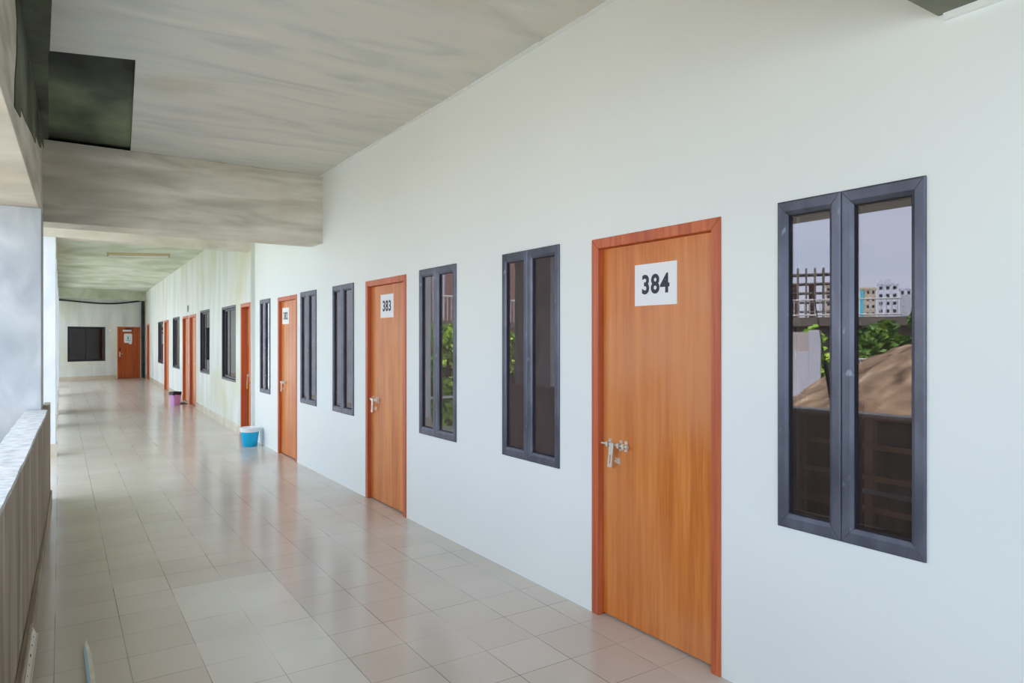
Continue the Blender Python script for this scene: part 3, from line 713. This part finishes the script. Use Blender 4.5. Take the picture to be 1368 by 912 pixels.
# small spur on the far wall above the door pair
sp = empty('conduit_stub', (0, 0, 0)); place(sp, G1, GW_ROT, gw_local(7.2), -0.001, 2.22)
tag(sp, 'short dark conduit stub on the stained wall above two doors', 'conduit')
bm = bmesh.new(); add_tube(bm, (0, -0.012, 0), (0, -0.012, 0.16), 0.010, 10); obj('tube', bm, M['black'], sp)
bm = bmesh.new(); add_box(bm, (-0.03, -0.010, 0.0), (0.02, 0.0, 0.03)); obj('clip', bm, M['steel'], sp)

# turquoise bucket with pale rim
bk = empty('bucket', (2.325, 10.52, 0)); tag(bk, 'turquoise plastic bucket with a wide pale rim by the padlocked orange door', 'bucket')
bm = bmesh.new(); add_lathe(bm, [(0, 0.003), (0.098, 0.0), (0.104, 0.006), (0.128, 0.215), (0.124, 0.215), (0.099, 0.012), (0, 0.012)], 40); obj('body', bm, M['blue'], bk, smooth=True)
bm = bmesh.new(); add_lathe(bm, [(0.1285, 0.212), (0.134, 0.215), (0.140, 0.262), (0.143, 0.270), (0.139, 0.276), (0.130, 0.270), (0.1245, 0.214)], 40); obj('rim', bm, M['lid'], bk, smooth=True)
bm = bmesh.new(); add_lathe(bm, [(0, 0.262), (0.126, 0.258), (0.129, 0.263), (0, 0.274)], 40); obj('lid', bm, M['lid'], bk, smooth=True)
bm = bmesh.new(); add_path(bm, [(0.142, 0.0, 0.245), (0.150, -0.03, 0.16), (0.146, -0.06, 0.09), (0.128, -0.085, 0.045), (0.112, -0.08, 0.03)], 0.004, 8); obj('handle', bm, M['steel'], bk)

# lilac bin with black liner
bn = empty('waste_bin', (2.28, 17.95, 0), 0.5); tag(bn, 'lilac plastic waste bin with black liner by the far wall', 'bin')
def rrect(hx, hy, r, n=5):
    out = []
    for cx, cy, a0 in ((hx-r, hy-r, 0), (-hx+r, hy-r, 90), (-hx+r, -hy+r, 180), (hx-r, -hy+r, 270)):
        for k in range(n): t = math.radians(a0+90*k/(n-1)); out.append((cx+r*math.cos(t), cy+r*math.sin(t)))
    return out
def loft(bm, rings, cap0=True, cap1=True):
    V = [[bm.verts.new(p) for p in r] for r in rings]; n = len(V[0])
    for A, B in zip(V, V[1:]):
        for k in range(n): bm.faces.new((A[k], A[(k+1) % n], B[(k+1) % n], B[k]))
    if cap0: bm.faces.new(V[0][::-1])
    if cap1: bm.faces.new(V[-1])
bm = bmesh.new(); loft(bm, [[(x, y, 0.002) for x, y in rrect(.085, .07, .02)], [(x, y, 0.29) for x, y in rrect(.105, .09, .025)], [(x, y, 0.29) for x, y in rrect(.100, .085, .022)], [(x, y, 0.01) for x, y in rrect(.080, .065, .018)]]); obj('body', bm, M['purple'], bn, smooth=True)
bm = bmesh.new(); loft(bm, [[(x, y, 0.25+0.02*math.sin(7*x*20)) for x, y in rrect(.1115, .0965, .025)], [(x, y, 0.315) for x, y in rrect(.113, .098, .025)], [(x, y, 0.322) for x, y in rrect(.108, .093, .025)], [(x, y, 0.30) for x, y in rrect(.096, .081, .022)]], False, False)
obj('liner', bm, M['black'], bn, smooth=True)
# doormat
bm = bmesh.new(); add_box(bm, (-0.25, -0.11, 0.0), (0.25, 0.11, 0.014)); 
dm = obj('doormat', bm, M['mat'], bevel=0.006); dm.location = (2.46, 18.35, 0.0); dm.rotation_euler = (0, 0, math.pi/2); tag(dm, 'dark grey doormat on the floor before the paired doors', 'doormat')

# aluminium channel leaning on the parapet and a profile lying on the floor
ch = empty('slotted_channel', (0, 0, 0)); tag(ch, 'pale slotted metal channel leaning on the parapet skirting', 'metal channel')
def slotted(L, w, d):
    bm = bmesh.new(); add_box(bm, (0, 0, 0), (L, w, 0.0016)); add_box(bm, (0, -0.0016, 0), (L, 0, d)); add_box(bm, (0, w, 0), (L, w+0.0016, d)); return bm
a = Vector((-0.126, 4.30, 0.106)); d = Vector((-0.0185, -1.0, 0.0)).normalized(); L_ = 1.5
n_ = Vector((0.90, 0, 0.43)).normalized(); n_ = (n_-d*n_.dot(d)).normalized(); wv = n_.cross(d).normalized()
ch.matrix_world = Matrix(((d.x, wv.x, n_.x, a.x), (d.y, wv.y, n_.y, a.y), (d.z, wv.z, n_.z, a.z), (0, 0, 0, 1)))
obj('rail', slotted(L_, 0.056, 0.010), M['bright_steel'], ch)
x = 0.03; k = 0
while x < L_-0.1:
    w_ = random.choice((0.006, 0.012, 0.03)); 
    bm = bmesh.new(); add_box(bm, (x, 0.012+0.018*(k % 2), 0.0017), (x+w_, 0.021+0.018*(k % 2), 0.0022)); x += random.uniform(0.05, 0.09); k += 1
    obj('slot', bm, M['gasket'], ch)

pf = empty('metal_strip', (0.1135, 4.20, 0.0), -math.pi/2+0.012); tag(pf, 'shiny pointed metal strip lying on the floor tiles', 'metal strip')
bm = bmesh.new(); add_prism(bm, [(0, 0.0), (0.16, -0.016), (1.3, -0.018), (1.3, 0.018), (0.20, 0.014)], 'z', 0.0002, 0.010); obj('strip', bm, M['steel'], pf)
bm = bmesh.new(); add_prism(bm, [(0.10, -0.009), (0.18, -0.0165), (1.3, -0.0185), (1.3, -0.006), (0.2, -0.004)], 'z', 0.0101, 0.022); obj('flange', bm, mat('pale_blue_coating', lin(150, 186, 214), 0.3, 0.4), pf)

# interior rack seen through the nearest window
rk = empty('slatted_rack', (2.98, 1.45, 0)); tag(rk, 'brown wooden slatted rack standing inside behind the nearest window', 'rack')
for y in (-0.42, 0.215, 0.56):
    bm = bmesh.new(); add_box(bm, (0.0, y-0.02, 0.0), (0.04, y+0.02, 1.30)); obj('post', bm, M['rack_wood'], rk, bevel=0.003)
for z in (0.41, 0.55, 0.69, 0.823, 0.962, 1.098, 1.227):
    bm = bmesh.new(); add_box(bm, (-0.02, -0.46, z-0.012), (-0.0005, 0.60, z+0.012)); obj('slat', bm, M['rack_wood'], rk, bevel=0.002)
bm = bmesh.new(); add_box(bm, (0.045, -0.46, 0.0), (0.30, 0.60, 1.26)); 
tag(obj('backdrop', bm, mat('unlit_room_black', lin(20, 17, 17), 0.6), bevel=0.004), 'black cupboard standing in for the dark room behind the slatted rack', 'backdrop').location = (2.98, 1.45, 0)  # black box added as the dark of the unlit room behind the rack
bm = bmesh.new(); add_tube(bm, (0, -0.5, 0), (0, 0.22, 0), 0.011, 10)
b_ = obj('crossbar', bm, M['rail_white'], rk); b_.location = (-0.035, 0, 0.905); b_['label'] = 'pale crossbar'

# ---------------------------------------------------------------- outside, seen as reflections in the window panes
struct(box('ground', (-420, -60, -1.6), (-0.75, 260, -1.2), M['ground']), 'pale dusty concrete yard outside the gallery', 'ground')

bm = bmesh.new(); n = 140; rows = 60; rings = []
for i in range(rows+1):
    t = i/rows; r = 5.3*t; ring = []
    for k in range(n):
        a = 2*math.pi*k/n; x = -8.3+r*1.25*math.cos(a)*0.9; y = 4.7+r*math.sin(a)
        h = 1.78*max(0, 1-t**1.9)
        z = -1.2+(h/1.78)*2.98 + 0.22*noise.noise((x*0.8, y*0.8, 1.0))*(1 if t < .9 else 0) + 0.09*noise.noise((x*3, y*3, 4.0))
        ring.append((x, y, max(z, -1.25)))
    rings.append(ring)
V = [[bm.verts.new(p) for p in r] for r in rings[1:]]
c = bm.verts.new((-8.3, 4.7, 1.80))
for k in range(n): bm.faces.new((c, V[0][k], V[0][(k+1) % n]))
for A, B in zip(V, V[1:]):
    for k in range(n): bm.faces.new((A[k], A[(k+1) % n], B[(k+1) % n], B[k]))
tag(obj('sand_mound', bm, M['sand'], smooth=True), 'tall tan sand mound outside, reflected in the nearest window', 'mound')

# neighbouring low terrace with white railing
tr_ = empty('terrace', (-18.6, 13.0, -1.2), math.atan2(-17.31+19.25, 15.0-11.58)*-1); tag(tr_, 'low concrete terrace with white railing reflected behind the mound', 'terrace')
box('slab', (-2.5, -5.5, 3.22), (0.9, 9.0, 3.52), M['ext_conc'], tr_); box('wall', (-2.4, -5.4, 0.0), (0.2, 8.9, 3.219), M['ext_conc'], tr_)
for y in (-5.3, -3.3, -1.2, 0.65, 2.6, 4.6, 6.6, 8.6):
    box('post', (0.55, y-0.16, 3.521), (0.81, y+0.16, 4.24), M['ext_white'], tr_)
bm = bmesh.new()
for z in (3.60, 4.14): add_tube(bm, (0.68, -5.3, z), (0.68, 8.9, z), 0.03, 8)
y = -5.2
while y < 8.9: add_tube(bm, (0.68, y, 3.60), (0.68, y, 4.14), 0.017, 6); y += 0.17
obj('railing', bm, M['rail_white'], tr_)

wb = empty('white_wall', (-11.8, 10.65, -1.2), -0.5); tag(wb, 'white block wall with brick infill reflected left of the mound', 'wall')
box('block', (-0.15, -0.13, 0), (0.15, 0.15, 3.0), M['ext_white'], wb, 0.01); box('low_block', (-0.15, 0.151, 0), (0.15, 1.6, 2.42), M['ext_white'], wb, 0.01)
box('brick_panel', (-0.10, 0.1515, 2.421), (0.10, 1.6, 2.95), M['brick'], wb)

bh = empty('brick_house', (-8.6, 23.6, -1.2), -0.3); tag(bh, 'grey brick house with white balcony reflected right of door 383', 'building')
box('wall', (-3.0, -0.2, 0), (3.0, 4.0, 6.6), M['brick'], bh); box('balcony_slab', (-2.9, -1.4, 3.2), (2.9, -0.201, 3.42), M['ext_conc'], bh)
bm = bmesh.new(); add_tube(bm, (-2.8, -1.3, 4.3), (2.8, -1.3, 4.3), 0.03, 8)
x = -2.8
while x < 2.81: add_tube(bm, (x, -1.3, 3.421), (x, -1.3, 4.3), 0.016, 6); x += 0.2
obj('balcony_railing', bm, M['rail_white'], bh)
for x in (0.2, 2.5): box('balcony_pillar', (x, -1.25, 3.421), (x+0.3, -0.95, 6.5), M['ext_white'], bh)

def railing(name, p, q, z0, z1, label, step=0.14, bars=2):
    p = Vector(p); q = Vector(q); L = (q-p).length
    r = empty(name, (p.x, p.y, z0), math.atan2(q.y-p.y, q.x-p.x)); tag(r, label, 'railing')
    bm = bmesh.new(); h = z1-z0
    add_tube(bm, (0, 0, h), (L, 0, h), 0.025, 8); obj('top_rail', bm, M['rail_white'], r)
    bm = bmesh.new(); add_tube(bm, (0, 0, h*0.45), (L, 0, h*0.45), 0.016, 8); obj('mid_rail', bm, M['rail_white'], r)
    x = 0.0
    while x < L+0.01:
        bm = bmesh.new(); add_tube(bm, (x, 0, 0), (x, 0, h-0.02), 0.016, 8); obj('baluster', bm, M['rail_white'], r); x += step
railing('garden_railing', (-12.3, 9.2), (-11.9, 10.3), -1.2, 1.05, 'white garden railing beside the white block wall', 0.15)
railing('step_railing', (-1.95, 12.6), (-1.2, 12.6), -1.2, 0.36, 'low white railing outside, reflected right of door 383', 0.375)

# leaning black pole with its cord
bm = bmesh.new(); pa = Vector((-0.9, 3.75, 0.72)); 
po = empty('pole', (0, 0, 0)); tag(po, 'thin black pole leaning outside the parapet', 'pole')
P0 = Vector((-1.35, 3.55, -1.2)); P1 = Vector((-1.62, 4.18, 1.34)); P2 = Vector((-1.75, 4.40, 2.1))
add_tube(bm, P0, P1, 0.022, 10); obj('shaft', bm, M['black'], po)
bm = bmesh.new(); add_tube(bm, P1-(P1-P0).normalized()*0.03, P2, 0.006, 8); obj('cord', bm, M['black'], po)

# bushes: leaf blades round a core of stems
def bush(loc, rx, ry, h, nleaf, ls, m, label):
    r = empty('bush', loc); tag(r, label, 'bush', 'bushes outside the gallery')
    verts = []; faces = []
    clumps = [(random.uniform(-.75, .75)*rx, random.uniform(-.75, .75)*ry, random.uniform(.25, .85)*h, random.uniform(.28, .5)*min(rx, ry, h*.6)) for _ in range(16)]
    for i in range(nleaf):
        cx, cy, cz, cr = random.choice(clumps)
        d = Vector((random.gauss(0, 1), random.gauss(0, 1), random.gauss(0, 1))).normalized()*cr*random.uniform(.55, 1.05)
        p = Vector((cx, cy, max(0.08, cz)))+d; p.z = max(0.04, p.z)
        ax = Vector((random.gauss(0, 1), random.gauss(0, 1), random.gauss(-.3, .7))).normalized(); sd = ax.orthogonal().normalized()
        sd = Matrix.Rotation(random.uniform(0, 6.28), 3, ax) @ sd
        L = ls*random.uniform(.6, 1.3); w = L*.36; nrm = ax.cross(sd)
        b = len(verts)
        verts += [p, p+ax*L*.45+sd*w+nrm*.1*L, p+ax*L, p+ax*L*.45-sd*w+nrm*.1*L]
        faces += [(b, b+1, b+2), (b, b+2, b+3)]
    me = bpy.data.meshes.new('foliage'); me.from_pydata(verts, [], faces); me.materials.append(m)
    f = bpy.data.objects.new('foliage', me); COL.objects.link(f); f.parent = r
    bm = bmesh.new()
    for cx, cy, cz, cr in clumps: add_path(bm, [(cx*.1, cy*.1, 0), (cx*.6, cy*.6, cz*.5), (cx, cy, cz)], 0.03*h/2, 6)
    obj('stems', bm, M['bark'], r)
bush((-14.6, 10.6, -1.2), 1.3, 0.8, 3.7, 3200, 0.24, M['leaf_dark'], 'wide bush between the white railing and the sand mound')
bush((-15.3, 8.7, -1.2), 1.3, 1.0, 4.5, 3600, 0.24, M['leaf_dark'], 'tallest dark bush behind the top of the sand mound')
bush((-14.0, 12.3, -1.2), 1.0, 0.7, 3.4, 2400, 0.22, M['leaf'], 'bright green bush beyond the white block wall')
bush((-14.3, 14.6, -1.2), 1.1, 1.1, 3.4, 2400, 0.24, M['leaf_dark'], 'dark bush before the terrace beyond the block wall')
bush((-2.45, 13.9, -1.2), 0.75, 0.8, 3.45, 4200, 0.17, M['leaf'], 'bright leafy bush reflected right of door 383')
bush((-4.1, 12.8, -1.2), 0.75, 0.8, 3.6, 3600, 0.18, M['leaf'], 'bright leafy bush reflected left of door 384')
bush((-4.6, 17.6, -1.2), 1.2, 1.2, 3.2, 3000, 0.2, M['leaf_dark'], 'dark leafy bush beyond the low white railing')

# far buildings
def building(name, loc, rot, w, d, floors, fh, m, label, bays, extra=None):
    r = empty(name, loc, rot); tag(r, label, 'building'); H_ = floors*fh
    box('wall', (-w/2, 0, 0), (w/2, d, H_), m, r); box('roof_parapet', (-w/2-.2, -.2, H_+.001), (w/2+.2, d+.2, H_+0.7), m, r)
    for f in range(floors):
        for b in range(bays):
            x = -w/2+(b+.5)*w/bays; z = f*fh+fh*.35
            bm = bmesh.new(); add_box(bm, (x-w/bays*.22, -0.06, z), (x+w/bays*.22, -0.001, z+fh*.4)); wo = obj('window', bm, M['ext_dark'], r)
            bm = bmesh.new(); add_box(bm, (x-w/bays*.27, -0.45, z+fh*.42), (x+w/bays*.27, -0.001, z+fh*.48)); obj('sunshade', bm, m, wo)
    return r
face = math.pi/2-0.06
def facing(x, y): return math.atan2(y-0, x-5.1)-math.pi/2   # front turned toward the gallery
wbld = building('apartment_building', (-261.75, 136.95, -1.2), facing(-261.75, 136.95), 7.0, 10, 8, 2.95, M['ext_white'], 'tall white apartment building far off in the nearest window reflection', 3)
box('stair_tower', (-1.2, 1, 24.31), (3.0, 5, 25.6), M['ext_white'], wbld)
building('apartment_building', (-265.32, 129.74, -1.2), facing(-265.32, 129.74), 8.4, 10, 7, 3.1, M['ext_white'], 'lower white building right of the tall white one', 4)
bb = building('apartment_building', (-258.68, 142.9, -1.2), facing(-258.68, 142.8), 5.4, 10, 8, 2.75, M['ext_beige'], 'beige apartment building left of the white one', 3)
box('scaffold_net', (1.5, -0.9, 0), (2.7, -0.5, 21.5), M['teal'], bb)
building('apartment_building', (-260.81, 159.26, -1.2), facing(-260.81, 159.26), 4.2, 8, 8, 3.05, M['ext_beige'], 'small beige building beside the bare concrete frame', 2)
cf = empty('unfinished_building', (-180.0, 118.7, -1.2), facing(-180.0, 118.7)); tag(cf, 'unfinished bare concrete frame building on the skyline', 'building')
for f in range(1, 9): box('floor_slab', (-9.0, 0, f*2.75-0.4), (4.6, 7, f*2.75), M['ext_conc'], cf)
for x in (-4.7, -2.4, 0.0, 2.3, 4.3):
    for y in (0.3, 3.5, 6.6): box('upright', (x-.28, y-.28, 0), (x+.28, y+.28, 23.6 if x < 3 else 22.0), M['ext_conc'], cf)
for x in (-2.4, 2.3): box('infill_wall', (x+.29, 3.4, 0.0), (x+1.7, 3.6, 19.2), M['brick'], cf)
